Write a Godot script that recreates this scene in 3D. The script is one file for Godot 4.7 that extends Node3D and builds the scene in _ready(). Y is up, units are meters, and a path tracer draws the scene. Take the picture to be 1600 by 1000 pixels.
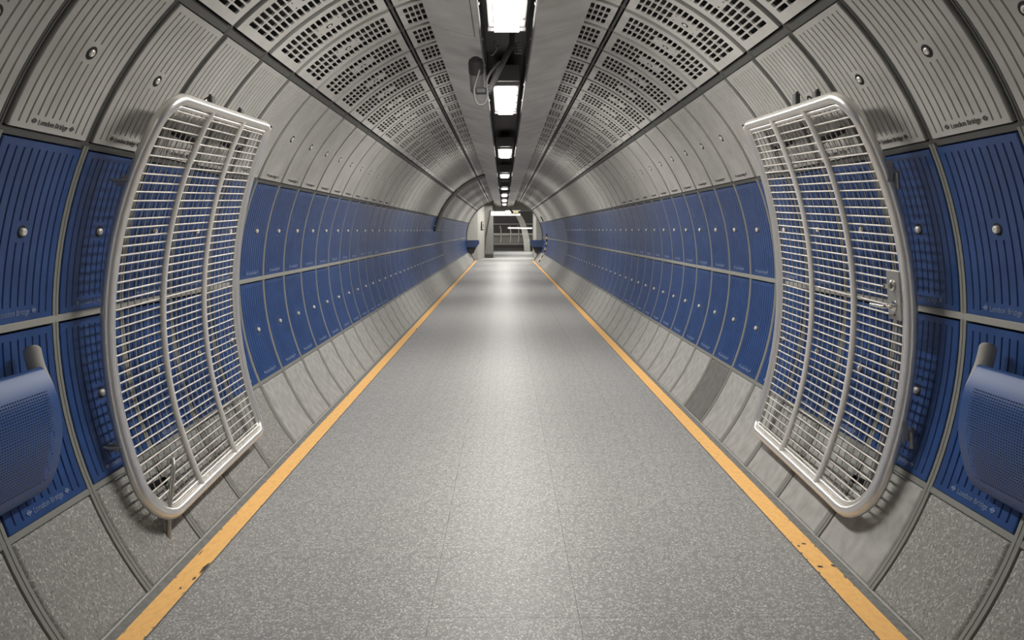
extends Node3D
# A pedestrian tunnel lined with ribbed enamel panels, looking straight along its axis (-z). Metres, floor at y = 0.

const R := 2.131          # radius of the lining
const YC := 1.31          # height of the tunnel axis
const RING := 0.6         # one ring of panels
const J0 := 2.869         # distance of ring joint 0 from the camera
const PW := 0.538         # panel width along the tunnel
const S_TOP := 1.1745     # seam angles, measured up from the horizontal
const S_PERF := 0.7697
const S_GREY := 0.3763
const S_BLUE := -0.0142
const S_CONC := -0.3996
const S_FOOT := -0.6573
const K_FIRST := -4
const K_NEAR := 36
const K_LAST := 63
const TUNNEL_END := 41.27
const LAMP_H := 3.207     # height of the luminous faces

var M := {}
var used := {}
var rng := RandomNumberGenerator.new()


# ---------------------------------------------------------------- mesh helpers
class MB:
	var v := PackedVector3Array()
	var n := PackedVector3Array()
	var uv := PackedVector2Array()

	func tri(a: Vector3, b: Vector3, c: Vector3, na: Vector3, nb: Vector3, nc: Vector3) -> void:
		var f := (b - a).cross(c - a)
		if f.length_squared() < 1e-16:
			return
		if f.dot(na + nb + nc) > 0.0:
			v.append_array([a, c, b])
			n.append_array([na, nc, nb])
		else:
			v.append_array([a, b, c])
			n.append_array([na, nb, nc])

	func quad(a: Vector3, b: Vector3, c: Vector3, d: Vector3, na: Vector3, nb: Vector3, nc: Vector3, nd: Vector3) -> void:
		tri(a, b, c, na, nb, nc)
		tri(a, c, d, na, nc, nd)

	func flat(a: Vector3, b: Vector3, c: Vector3, d: Vector3, hint: Vector3) -> void:
		var f := (c - a).cross(d - b).normalized()
		if f.dot(hint) < 0.0:
			f = -f
		quad(a, b, c, d, f, f, f, f)

	func flat_tri(a: Vector3, b: Vector3, c: Vector3, hint: Vector3) -> void:
		var f := (b - a).cross(c - a).normalized()
		if f.dot(hint) < 0.0:
			f = -f
		tri(a, b, c, f, f, f)

	# box with chamfered edges, in a frame of three axes
	func box(c: Vector3, size: Vector3, ch := 0.0, basis := Basis()) -> void:
		var h := size / 2.0
		ch = minf(ch, minf(h.x, minf(h.y, h.z)) * 0.9)
		for ax in 3:
			for s in [-1.0, 1.0]:
				var u := (ax + 1) % 3
				var w := (ax + 2) % 3
				var p := []
				for q in [[-1, -1], [1, -1], [1, 1], [-1, 1]]:
					var e := Vector3()
					e[ax] = s * h[ax]
					e[u] = q[0] * (h[u] - ch)
					e[w] = q[1] * (h[w] - ch)
					p.append(c + basis * e)
				var nn := Vector3()
				nn[ax] = s
				flat(p[0], p[1], p[2], p[3], basis * nn)
		if ch <= 0.0:
			return
		for ax in 3:
			var u := (ax + 1) % 3
			var w := (ax + 2) % 3
			for su in [-1.0, 1.0]:
				for sw in [-1.0, 1.0]:
					var p := []
					for q in [[-1, 0], [1, 0], [1, 1], [-1, 1]]:
						var e := Vector3()
						e[ax] = q[0] * (h[ax] - ch)
						e[u] = su * (h[u] - (ch if q[1] == 1 else 0.0))
						e[w] = sw * (h[w] - (0.0 if q[1] == 1 else ch))
						p.append(c + basis * e)
					var nn := Vector3()
					nn[u] = su
					nn[w] = sw
					flat(p[0], p[1], p[2], p[3], basis * nn)
		for sx in [-1.0, 1.0]:
			for sy in [-1.0, 1.0]:
				for sz in [-1.0, 1.0]:
					var sg := Vector3(sx, sy, sz)
					flat_tri(c + basis * (sg * Vector3(h.x, h.y - ch, h.z - ch)), c + basis * (sg * Vector3(h.x - ch, h.y, h.z - ch)), c + basis * (sg * Vector3(h.x - ch, h.y - ch, h.z)), basis * sg)

	# round tube along a path
	func tube(path: Array, rad: float, sides := 8, closed := false, squash := 1.0, radii := []) -> void:
		var cnt := path.size()
		var up := Vector3.ZERO
		var rings := []
		var norms := []
		for i in cnt:
			var t: Vector3
			if closed:
				t = (path[(i + 1) % cnt] - path[(i - 1 + cnt) % cnt]).normalized()
			else:
				t = (path[mini(i + 1, cnt - 1)] - path[maxi(i - 1, 0)]).normalized()
			if up == Vector3.ZERO:
				up = Vector3.UP if absf(t.y) < 0.9 else Vector3.RIGHT
			up = (up - t * up.dot(t)).normalized()
			var sd := t.cross(up).normalized()
			var ring := []
			var nr := []
			for k in sides:
				var a := TAU * k / sides
				var d := up * cos(a) + sd * sin(a) * squash
				ring.append(path[i] + d * (rad if radii.is_empty() else radii[i]))
				nr.append(d.normalized())
			rings.append(ring)
			norms.append(nr)
		for i in (cnt if closed else cnt - 1):
			var j := (i + 1) % cnt
			for k in sides:
				var l := (k + 1) % sides
				quad(rings[i][k], rings[j][k], rings[j][l], rings[i][l], norms[i][k], norms[j][k], norms[j][l], norms[i][l])
		if not closed:
			for e in [0, cnt - 1]:
				var out: Vector3 = (path[0] - path[1]).normalized() if e == 0 else (path[cnt - 1] - path[cnt - 2]).normalized()
				for k in range(1, sides - 1):
					tri(rings[e][0], rings[e][k], rings[e][k + 1], out, out, out)

	# profile of (radius, height) turned about an axis
	func lathe(base: Vector3, axis: Vector3, prof: Array, sides := 16) -> void:
		var a := axis.normalized()
		var u := a.cross(Vector3.UP if absf(a.y) < 0.9 else Vector3.RIGHT).normalized()
		var w := a.cross(u)
		for i in prof.size() - 1:
			var p: Vector2 = prof[i]
			var q: Vector2 = prof[i + 1]
			var sl := Vector2(q.y - p.y, p.x - q.x).normalized()
			for k in sides:
				var d0 := u * cos(TAU * k / sides) + w * sin(TAU * k / sides)
				var d1 := u * cos(TAU * (k + 1) / sides) + w * sin(TAU * (k + 1) / sides)
				var n0 := d0 * sl.x + a * sl.y
				var n1 := d1 * sl.x + a * sl.y
				quad(base + d0 * p.x + a * p.y, base + d1 * p.x + a * p.y, base + d1 * q.x + a * q.y, base + d0 * q.x + a * q.y, n0, n1, n1, n0)

	# extruded outline: points in a plane, extruded from o0 to o1 along ez
	func prism(pts: Array, ex: Vector3, ey: Vector3, o0: Vector3, o1: Vector3) -> void:
		var cen := Vector2()
		var poly := PackedVector2Array()
		for p in pts:
			cen += p
			poly.append(p)
		cen /= pts.size()
		var area := 0.0
		for i in pts.size():
			area += (pts[i] as Vector2).cross(pts[(i + 1) % pts.size()])
		var ez := (o1 - o0).normalized()
		var m := pts.size()
		for i in m:
			var p: Vector2 = pts[i]
			var q: Vector2 = pts[(i + 1) % m]
			var e := q - p
			var nn := Vector2(e.y, -e.x)
			if area < 0.0:
				nn = -nn
			flat(o0 + ex * p.x + ey * p.y, o0 + ex * q.x + ey * q.y, o1 + ex * q.x + ey * q.y, o1 + ex * p.x + ey * p.y, ex * nn.x + ey * nn.y)
		var ids := Geometry2D.triangulate_polygon(poly)
		for i in range(0, ids.size(), 3):
			for e in 2:
				var o: Vector3 = o0 if e == 0 else o1
				var h := -ez if e == 0 else ez
				var a: Vector2 = pts[ids[i]]
				var b: Vector2 = pts[ids[i + 1]]
				var c: Vector2 = pts[ids[i + 2]]
				flat_tri(o + ex * a.x + ey * a.y, o + ex * b.x + ey * b.y, o + ex * c.x + ey * c.y, h)

	func append(o: MB, shift: Vector3) -> void:
		for p in o.v:
			v.append(p + shift)
		n.append_array(o.n)

	func into(am: ArrayMesh, mat: Material) -> ArrayMesh:
		var arr := []
		arr.resize(Mesh.ARRAY_MAX)
		arr[Mesh.ARRAY_VERTEX] = v
		arr[Mesh.ARRAY_NORMAL] = n
		if uv.size() == v.size():
			arr[Mesh.ARRAY_TEX_UV] = uv
		am.add_surface_from_arrays(Mesh.PRIMITIVE_TRIANGLES, arr)
		am.surface_set_material(am.get_surface_count() - 1, mat)
		return am

	func mesh(mat: Material) -> ArrayMesh:
		return into(ArrayMesh.new(), mat)


# ---------------------------------------------------------------- scene-tree helpers
func numbered(called: String) -> String:
	if not used.has(called):
		used[called] = 0
		return called
	used[called] += 1
	return "%s_%03d" % [called, used[called]]


func tag(o: Node, label: String, category: String, group := "") -> void:
	o.set_meta("label", label)
	o.set_meta("category", category)
	if group:
		o.set_meta("group", group)


func thing(called: String, label: String, category: String, at: Vector3, group := "") -> Node3D:
	var o := Node3D.new()
	o.name = numbered(called)
	o.position = at
	add_child(o)
	tag(o, label, category, group)
	return o


func structure(called: String) -> Node3D:
	var o := Node3D.new()
	o.name = called
	add_child(o)
	o.set_meta("kind", "structure")
	return o


# a part whose mesh is given in world coordinates (parent is a top-level node without turn)
func part(called: String, m: Mesh, parent: Node3D) -> MeshInstance3D:
	var o := MeshInstance3D.new()
	o.name = called
	o.mesh = m
	if parent.get_parent() == self:
		o.position = -parent.position
	parent.add_child(o, true)
	return o


func put(called: String, m: Mesh, parent: Node3D, at := Vector3.ZERO) -> MeshInstance3D:
	var o := MeshInstance3D.new()
	o.name = called
	o.mesh = m
	o.position = at
	parent.add_child(o, true)
	return o


func cyl(side: float, th: float, r: float, d: float) -> Vector3:
	return Vector3(side * r * cos(th), YC + r * sin(th), -d)


func er(side: float, th: float) -> Vector3:
	return Vector3(side * cos(th), sin(th), 0)


func et(side: float, th: float) -> Vector3:
	return Vector3(-side * sin(th), cos(th), 0)


# ---------------------------------------------------------------- materials
func std(c: Color, rough: float, metal := 0.0, spec := 0.5) -> StandardMaterial3D:
	var m := StandardMaterial3D.new()
	m.albedo_color = c
	m.roughness = rough
	m.metallic = metal
	m.metallic_specular = spec
	return m


func noise_tex(freq: float, oct: int, lo: Color, hi: Color, sd: int, size := 512, kind := FastNoiseLite.TYPE_SIMPLEX_SMOOTH) -> NoiseTexture2D:
	var f := FastNoiseLite.new()
	f.seed = sd
	f.noise_type = kind
	f.frequency = freq
	f.fractal_octaves = oct
	var t := NoiseTexture2D.new()
	t.width = size
	t.height = size
	t.seamless = true
	t.noise = f
	var g := Gradient.new()
	g.set_color(0, lo)
	g.set_color(1, hi)
	t.color_ramp = g
	return t


func tri_world(m: StandardMaterial3D, scale: float) -> StandardMaterial3D:
	m.uv1_triplanar = true
	m.uv1_world_triplanar = true
	m.uv1_scale = Vector3.ONE * scale
	m.uv1_triplanar_sharpness = 4.0
	return m


# terrazzo: pale slivers of stone scattered in grey cement
func fleck_image(size: int, count: int, base: float, lo: float, hi: float, length: float, width: float, sd: int) -> ImageTexture:
	var r := RandomNumberGenerator.new()
	r.seed = sd
	var f := FastNoiseLite.new()
	f.seed = sd
	f.frequency = 0.02
	f.fractal_octaves = 4
	var px := PackedFloat32Array()
	px.resize(size * size)
	px.fill(base)
	for i in count:
		var cx := r.randf() * size
		var cy := r.randf() * size
		var a := r.randf() * PI
		var l := length * r.randf_range(0.4, 1.2)
		var w := width * r.randf_range(0.5, 1.2)
		var tone := r.randf_range(lo, hi)
		var ca := cos(a)
		var sa := sin(a)
		var e := int(ceil(maxf(l, w)))
		for y in range(-e, e + 1):
			for x in range(-e, e + 1):
				var p := (x * ca + y * sa) / l
				var q := (-x * sa + y * ca) / w
				if p * p + q * q < 1.0:
					var ix := posmod(int(cx) + x, size)
					var iy := posmod(int(cy) + y, size)
					px[iy * size + ix] = tone
	var bytes := PackedByteArray()
	bytes.resize(size * size * 3)
	for i in size * size:
		var g := clampf(px[i], 0.0, 1.0)
		bytes[i * 3] = int(g * 255.0)
		bytes[i * 3 + 1] = int(g * 0.99 * 255.0)
		bytes[i * 3 + 2] = int(g * 0.975 * 255.0)
	var im := Image.create_from_data(size, size, false, Image.FORMAT_RGB8, bytes)
	return ImageTexture.create_from_image(im)


# road paint with scuffs and a few bare patches
func paint_image(sd: int, chips: Array) -> ImageTexture:
	var w := 64
	var h := 2048
	var r := RandomNumberGenerator.new()
	r.seed = sd
	var f := FastNoiseLite.new()
	f.seed = sd
	f.frequency = 0.05
	f.fractal_octaves = 3
	var g := FastNoiseLite.new()
	g.seed = sd + 7
	g.frequency = 0.12
	var im := Image.create(w, h, false, Image.FORMAT_RGB8)
	var base := Color(1.0, 0.775, 0.47)
	for y in h:
		for x in w:
			var s := f.get_noise_2d(x * 0.8, y * 1.2)
			var c := base * (1.0 + 0.06 * s)
			var edge := minf(x, w - 1 - x)
			if s + g.get_noise_2d(x * 3.0, y * 3.0) * 0.4 > 0.66:
				c = base * 0.86
			if edge < 3.0 + 4.0 * g.get_noise_2d(x, y) and g.get_noise_2d(x * 0.3, y * 0.6) > 0.40:
				c = Color(0.4, 0.39, 0.37)
			for ch in chips:
				var dx: float = (x - ch[0] * w) / (ch[2] * w)
				var dy: float = (y - ch[1] * h) / (ch[3] * h)
				if dx * dx + dy * dy < 1.0 + 1.1 * g.get_noise_2d(x * 3.0, y * 4.0):
					c = Color(0.24, 0.22, 0.2)
			c.a = 1.0
			im.set_pixel(x, y, c)
	return ImageTexture.create_from_image(im)


func make_materials() -> void:
	var grime := noise_tex(0.012, 4, Color(0.86, 0.86, 0.85), Color(1, 1, 1), 3)
	M.grey = tri_world(std(Color(0.76, 0.75, 0.73), 0.38), 0.45)
	M.grey.albedo_texture = grime
	M.perf = tri_world(std(Color(0.84, 0.83, 0.81), 0.45), 0.45)
	M.perf.albedo_texture = grime
	M.blue = tri_world(std(Color(0.20, 0.315, 0.53), 0.24), 0.45)
	M.blue.albedo_texture = grime
	M.letter_grey = std(Color(0.36, 0.35, 0.34), 0.5)
	M.letter_blue = std(Color(0.50, 0.56, 0.68), 0.3)
	M.shell = std(Color(0.17, 0.165, 0.16), 0.9)
	M.joint = std(Color(0.50, 0.50, 0.475), 0.55)
	M.rail_dark = std(Color(0.33, 0.33, 0.315), 0.6)
	M.rail = std(Color(0.60, 0.595, 0.565), 0.5)
	M.recess = std(Color(0.08, 0.075, 0.07), 0.7)
	M.bolt = std(Color(0.92, 0.90, 0.86), 0.3, 0.15)
	var rough := fleck_image(512, 5200, 0.63, 0.50, 0.90, 6.0, 2.2, 11)
	M.conc = tri_world(std(Color(0.86, 0.86, 0.85), 0.8), 1.6)
	M.conc.albedo_texture = rough
	var relief: Image = rough.get_image().duplicate()
	relief.bump_map_to_normal_map(6.0)
	M.conc.normal_enabled = true
	M.conc.normal_scale = 0.6
	M.conc.normal_texture = ImageTexture.create_from_image(relief)
	M.conc_smooth = tri_world(std(Color(0.70, 0.695, 0.68), 0.75), 0.9)
	M.conc_smooth.albedo_texture = noise_tex(0.02, 5, Color(0.82, 0.82, 0.81), Color(1, 1, 1), 21)
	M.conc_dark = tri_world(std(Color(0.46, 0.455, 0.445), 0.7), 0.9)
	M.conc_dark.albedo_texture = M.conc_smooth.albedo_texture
	M.floor = tri_world(std(Color(0.93, 0.93, 0.925), 0.46), 1.35)
	M.floor.albedo_texture = fleck_image(1024, 9000, 0.60, 0.52, 0.92, 9.5, 3.6, 5)
	M.floor_far = std(Color(0.76, 0.755, 0.74), 0.42)
	M.gutter = tri_world(std(Color(0.55, 0.545, 0.53), 0.8), 2.0)
	M.gutter.albedo_texture = M.conc_smooth.albedo_texture
	M.lip = std(Color(0.68, 0.675, 0.66), 0.7)
	M.joint_fill = std(Color(0.50, 0.495, 0.485), 0.9)
	M.soffit = tri_world(std(Color(0.92, 0.915, 0.90), 0.6), 0.35)
	M.soffit.albedo_texture = noise_tex(0.01, 4, Color(0.84, 0.84, 0.83), Color(1, 1, 1), 33)
	M.trough = std(Color(0.42, 0.415, 0.405), 0.8)
	M.housing = std(Color(0.45, 0.445, 0.435), 0.55)
	M.frame = std(Color(0.62, 0.615, 0.60), 0.5)
	M.lamp_frame = std(Color(0.36, 0.355, 0.35), 0.6)
	M.steel = std(Color(0.92, 0.905, 0.88), 0.3, 0.72)
	M.divider = std(Color(0.84, 0.825, 0.80), 0.42, 0.3)
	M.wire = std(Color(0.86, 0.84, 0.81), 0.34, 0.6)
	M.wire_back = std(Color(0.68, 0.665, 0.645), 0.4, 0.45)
	M.lock = std(Color(0.66, 0.65, 0.63), 0.36, 0.6)
	M.chrome = std(Color(0.86, 0.85, 0.83), 0.15, 0.95)
	M.dark = std(Color(0.22, 0.215, 0.21), 0.5)
	M.cable = std(Color(0.47, 0.465, 0.455), 0.5)
	M.pod = std(Color(0.62, 0.61, 0.58), 0.5)
	M.seat = std(Color(0.19, 0.315, 0.53), 0.36)
	M.seat_far = std(Color(0.19, 0.255, 0.38), 0.5)
	M.pale = std(Color(0.84, 0.83, 0.81), 0.5)
	M.back = std(Color(0.40, 0.39, 0.385), 0.7)
	M.white = std(Color(0.66, 0.65, 0.625), 0.55)
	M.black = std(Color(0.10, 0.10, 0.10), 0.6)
	M.yellow = std(Color(0.95, 0.80, 0.48), 0.6)
	M.glow = std(Color(0.9, 0.9, 0.9), 0.5)
	M.glow.emission_enabled = true
	M.glow.emission = Color(1.0, 0.985, 0.96)
	M.glow.emission_energy_multiplier = 3.0
	M.sign_glow = std(Color(0.85, 0.85, 0.84), 0.5)
	M.sign_glow.emission_enabled = true
	M.sign_glow.emission = Color(1.0, 0.99, 0.97)
	M.sign_glow.emission_energy_multiplier = 0.30
	M.amber = std(Color(0.5, 0.45, 0.25), 0.5)
	M.amber.emission_enabled = true
	M.amber.emission = Color(1.0, 0.92, 0.55)
	M.amber.emission_energy_multiplier = 0.9


# ---------------------------------------------------------------- lining panels
func uniq(a: Array) -> Array:
	a.sort()
	var o := []
	for x in a:
		if o.is_empty() or x - o[-1] > 1e-5:
			o.append(x)
	return o


# closes the four edges of a curved panel, from the face back to radius r1
func panel_edges(b: MB, side: float, t0: float, t1: float, r0: float, r1: float, steps: int, w := PW) -> void:
	for e in [[t0, -1.0], [t1, 1.0]]:
		b.flat(cyl(side, e[0], r0, -w / 2), cyl(side, e[0], r0, w / 2), cyl(side, e[0], r1, w / 2), cyl(side, e[0], r1, -w / 2), et(side, e[0]) * e[1])
	for i in steps:
		var a := lerpf(t0, t1, float(i) / steps)
		var c := lerpf(t0, t1, float(i + 1) / steps)
		for s in [-1.0, 1.0]:
			b.flat(cyl(side, a, r0, s * w / 2), cyl(side, c, r0, s * w / 2), cyl(side, c, r1, s * w / 2), cyl(side, a, r1, s * w / 2), Vector3(0, 0, -s))


func ribbed_panel(side: float, t0: float, t1: float, mat: Material) -> ArrayMesh:
	var b := MB.new()
	var zs := []       # [z, groove index or -1, edge]
	zs.append([-PW / 2, -1, 0.003])
	zs.append([-PW / 2 + 0.004, -1, 0.0])
	for i in 10:
		var c := (i - 4.5) * 0.049
		zs.append([c - 0.0055, -1, 0.0])
		zs.append([c - 0.0025, i, 0.0])
		zs.append([c + 0.0025, i, 0.0])
		zs.append([c + 0.0055, -1, 0.0])
	zs.append([PW / 2 - 0.004, -1, 0.0])
	zs.append([PW / 2, -1, 0.003])
	var mid := (t0 + t1) / 2.0
	var th := [t0, t1, t0 + 0.004 / R, t1 - 0.004 / R]
	for x in [0.022, 0.027, 0.064, 0.070]:
		th.append(t0 + x / R)
	for x in [0.028, 0.033]:
		th.append(t1 - x / R)
	for x in [0.046, 0.051]:
		th.append(mid - x / R)
		th.append(mid + x / R)
	for i in range(1, 16):
		th.append(lerpf(t0, t1, i / 16.0))
	th = uniq(th)
	var depth := func(z: Array, t: float) -> float:
		var e: float = z[2]
		if t == t0 or t == t1:
			e = 0.003
		if z[1] < 0:
			return e
		var low: float = (0.068 if z[1] >= 2 and z[1] <= 7 else 0.0255) / R
		if t - t0 < low or t1 - t < 0.030 / R:
			return e
		if (z[1] == 4 or z[1] == 5) and absf(t - mid) < 0.049 / R:
			return e
		return 0.007
	for j in zs.size() - 1:
		for i in th.size() - 1:
			var p := []
			var nn := []
			for q in [[j, i], [j + 1, i], [j + 1, i + 1], [j, i + 1]]:
				p.append(cyl(side, th[q[1]], R + depth.call(zs[q[0]], th[q[1]]), -zs[q[0]][0]))
				var sl: float = (depth.call(zs[j + 1], th[q[1]]) - depth.call(zs[j], th[q[1]])) / (zs[j + 1][0] - zs[j][0])
				nn.append((-er(side, th[q[1]]) + Vector3(0, 0, sl)).normalized())
			b.quad(p[0], p[1], p[2], p[3], nn[0], nn[1], nn[2], nn[3])
	panel_edges(b, side, t0, t1, R + 0.003, R + 0.03, 12)
	return b.mesh(mat)


func plain_panel(side: float, t0: float, t1: float, steps: int, r := R, back := 0.03, w := PW) -> MB:
	var b := MB.new()
	for i in steps:
		var a := lerpf(t0, t1, float(i) / steps)
		var c := lerpf(t0, t1, float(i + 1) / steps)
		b.quad(cyl(side, a, r, -w / 2), cyl(side, a, r, w / 2), cyl(side, c, r, w / 2), cyl(side, c, r, -w / 2), -er(side, a), -er(side, a), -er(side, c), -er(side, c))
	panel_edges(b, side, t0, t1, r, r + back, steps, w)
	return b


# cast concrete skirting block: bowed face with soft arrises
func concrete_panel(side: float, t0: float, t1: float, mat: Material) -> ArrayMesh:
	var b := MB.new()
	var zs := [-0.272, -0.264, -0.254, -0.1, 0.0, 0.1, 0.254, 0.264, 0.272]
	var zr := [0.014, 0.004, 0.0, 0.0, 0.0, 0.0, 0.0, 0.004, 0.014]
	var th := uniq([t0, t0 + 0.006 / R, t0 + 0.016 / R, lerpf(t0, t1, 0.2), lerpf(t0, t1, 0.35), lerpf(t0, t1, 0.5), lerpf(t0, t1, 0.65), lerpf(t0, t1, 0.8), t1 - 0.016 / R, t1 - 0.006 / R, t1])
	var tr := func(i: int) -> float:
		if i == 0 or i == th.size() - 1:
			return 0.014
		return 0.004 if i == 1 or i == th.size() - 2 else 0.0
	var rad := func(j: int, i: int) -> float:
		return R + maxf(zr[j], tr.call(i))
	for j in zs.size() - 1:
		for i in th.size() - 1:
			var p := []
			var nn := []
			for q in [[j, i], [j + 1, i], [j + 1, i + 1], [j, i + 1]]:
				p.append(cyl(side, th[q[1]], rad.call(q[0], q[1]), -zs[q[0]]))
				var ja := maxi(q[0] - 1, 0)
				var jb := mini(q[0] + 1, zs.size() - 1)
				var ia := maxi(q[1] - 1, 0)
				var ib := mini(q[1] + 1, th.size() - 1)
				var sz: float = (rad.call(jb, q[1]) - rad.call(ja, q[1])) / (zs[jb] - zs[ja])
				var st: float = (rad.call(q[0], ib) - rad.call(q[0], ia)) / ((th[ib] - th[ia]) * R)
				nn.append((-er(side, th[q[1]]) + Vector3(0, 0, sz) + et(side, th[q[1]]) * st).normalized())
			b.quad(p[0], p[1], p[2], p[3], nn[0], nn[1], nn[2], nn[3])
	panel_edges(b, side, t0, t1, R + 0.014, R + 0.04, 6, 0.544)
	return b.mesh(mat)


# panel pierced by rows of round-cornered slots; fine = walls of the slots too
func pierced_panel(side: float, t0: float, t1: float, cols: int, first: float, bolt_zone: bool, fine: bool) -> MB:
	var b := MB.new()
	var pitch := 0.041
	var zp := 0.14
	var P := func(z: float, s: float, r: float) -> Vector3:
		return cyl(side, t0 + s / R, r, -z)
	var N := func(s: float) -> Vector3:
		return -er(side, t0 + s / R)
	var face := func(z0: float, z1: float, s0: float, s1: float) -> void:
		if s1 - s0 < 1e-5:
			return
		b.quad(P.call(z0, s0, R), P.call(z1, s0, R), P.call(z1, s1, R), P.call(z0, s1, R), N.call(s0), N.call(s0), N.call(s1), N.call(s1))
	var total := (t1 - t0) * R
	var s_end := first + cols * pitch
	face.call(-PW / 2, PW / 2, 0.0, first)
	if total - s_end > 1e-4:
		face.call(-PW / 2, PW / 2, s_end, s_end + (total - s_end) * 0.5)
		face.call(-PW / 2, PW / 2, s_end + (total - s_end) * 0.5, total)
	var m0 := cols / 2 - 2
	var m1 := cols / 2 + 2
	for c in cols:
		var s0 := first + c * pitch
		var s1 := s0 + pitch
		var sm := (s0 + s1) / 2.0
		face.call(-PW / 2, -1.5 * zp, s0, s1)
		face.call(1.5 * zp, PW / 2, s0, s1)
		for k in 3:
			var zc := (k - 1) * zp
			var za := zc - zp / 2
			var zb := zc + zp / 2
			var holes := []
			if bolt_zone and k == 1 and c >= m0 and c <= m1:
				if c == m0 or c == m1:      # only the two corner slivers of the slot are open
					holes = [[za + 0.012, za + 0.034, sm - 0.007, sm + 0.007, za, zc], [zb - 0.034, zb - 0.012, sm - 0.007, sm + 0.007, zc, zb]]
				else:
					face.call(za, zb, s0, s1)
			else:
				holes = [[zc - 0.0615, zc + 0.0615, sm - 0.0153, sm + 0.0153, za, zb]]
			for h in holes:
				var r := 0.006
				var bz0: float = h[4]
				var bz1: float = h[5]
				var inner := [Vector2(h[0] + r, h[2]), Vector2(h[1] - r, h[2]), Vector2(h[1], h[2] + r), Vector2(h[1], h[3] - r), Vector2(h[1] - r, h[3]), Vector2(h[0] + r, h[3]), Vector2(h[0], h[3] - r), Vector2(h[0], h[2] + r)]
				var outer := [Vector2(h[0] + r, s0), Vector2(h[1] - r, s0), Vector2(bz1, h[2] + r), Vector2(bz1, h[3] - r), Vector2(h[1] - r, s1), Vector2(h[0] + r, s1), Vector2(bz0, h[3] - r), Vector2(bz0, h[2] + r)]
				var corner := [null, Vector2(bz1, s0), null, Vector2(bz1, s1), null, Vector2(bz0, s1), null, Vector2(bz0, s0)]
				if not fine:
					inner = [Vector2(h[0], h[2]), Vector2(h[1], h[2]), Vector2(h[1], h[3]), Vector2(h[0], h[3])]
					outer = [Vector2(bz0, s0), Vector2(bz1, s0), Vector2(bz1, s1), Vector2(bz0, s1)]
					corner = [null, null, null, null]
				var m := inner.size()
				for i in m:
					var j := (i + 1) % m
					var a: Vector2 = inner[i]
					var d: Vector2 = inner[j]
					var oa: Vector2 = outer[i]
					var od: Vector2 = outer[j]
					b.quad(P.call(oa.x, oa.y, R), P.call(od.x, od.y, R), P.call(d.x, d.y, R), P.call(a.x, a.y, R), N.call(oa.y), N.call(od.y), N.call(d.y), N.call(a.y))
					if corner[i] != null:
						var cc: Vector2 = corner[i]
						b.tri(P.call(oa.x, oa.y, R), P.call(cc.x, cc.y, R), P.call(od.x, od.y, R), N.call(oa.y), N.call(cc.y), N.call(od.y))
					if fine:
						var mid3: Vector3 = P.call((h[0] + h[1]) / 2, (h[2] + h[3]) / 2, R)
						var p3: Vector3 = P.call((a.x + d.x) / 2, (a.y + d.y) / 2, R)
						b.flat(P.call(a.x, a.y, R), P.call(d.x, d.y, R), P.call(d.x, d.y, R + 0.012), P.call(a.x, a.y, R + 0.012), mid3 - p3)
	panel_edges(b, side, t0, t1, R, R + 0.02, 12 if fine else 5)
	return b


func bolt_mesh(side: float, th: float, proud: float, ring: float) -> ArrayMesh:
	var am := ArrayMesh.new()
	var a := -er(side, th)
	var base := cyl(side, th, R, 0.0)
	var b := MB.new()
	b.lathe(base, a, [Vector2(ring, -0.001), Vector2(ring - 0.002, 0.0014), Vector2(0.0, 0.0016)], 20)
	b.into(am, M.recess)
	var h := MB.new()
	h.lathe(base, a, [Vector2(0.0175, 0.0), Vector2(0.0175, proud - 0.004), Vector2(0.0135, proud), Vector2(0.006, proud + 0.0005), Vector2(0.004, proud - 0.002), Vector2(0.0, proud - 0.002)], 12)
	h.into(am, M.bolt)
	return am


func roundel_mesh(side: float, th: float, mat: Material) -> ArrayMesh:
	# ring with a bar through it, cast proud of the panel, one at each end of the name
	var b := MB.new()
	var n := -er(side, th)
	for s in [-1.0, 1.0]:
		var c := cyl(side, th, R, -s * 0.131)
		b.lathe(c, n, [Vector2(0.011, 0.0), Vector2(0.011, 0.003), Vector2(0.0075, 0.003), Vector2(0.0075, 0.0)], 16)
		b.box(c + n * 0.0018, Vector3(0.004, 0.0055, 0.030), 0.0, Basis(n, et(side, th), Vector3(0, 0, 1)))
	return b.mesh(mat)


func name_mesh(mat: Material) -> TextMesh:
	var t := TextMesh.new()
	t.text = "London Bridge"
	var f := SystemFont.new()
	f.font_names = PackedStringArray(["Droid Sans"])
	t.font = f
	t.font_size = 24
	t.pixel_size = 0.0013
	t.depth = 0.003
	t.curve_step = 2.0
	t.material = mat
	return t


func ring_strip(side: float, t0: float, t1: float, sunk: float, half: float) -> MB:
	# jointing bead between two rings of panels
	var b := MB.new()
	var steps := 24
	var zs := [-half - 0.005, -half, -0.003, 0.0, 0.003, half, half + 0.005]
	var rs := [R + 0.03, R + sunk + 0.001, R + sunk, R + sunk + 0.005, R + sunk, R + sunk + 0.001, R + 0.03]
	for j in zs.size() - 1:
		var sl: float = (rs[j + 1] - rs[j]) / (zs[j + 1] - zs[j])
		for i in steps:
			var a := lerpf(t0, t1, float(i) / steps)
			var c := lerpf(t0, t1, float(i + 1) / steps)
			var na := (-er(side, a) + Vector3(0, 0, sl)).normalized()
			var nc := (-er(side, c) + Vector3(0, 0, sl)).normalized()
			b.quad(cyl(side, a, rs[j], -zs[j]), cyl(side, a, rs[j + 1], -zs[j + 1]), cyl(side, c, rs[j + 1], -zs[j + 1]), cyl(side, c, rs[j], -zs[j]), na, na, nc, nc)
	return b


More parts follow.
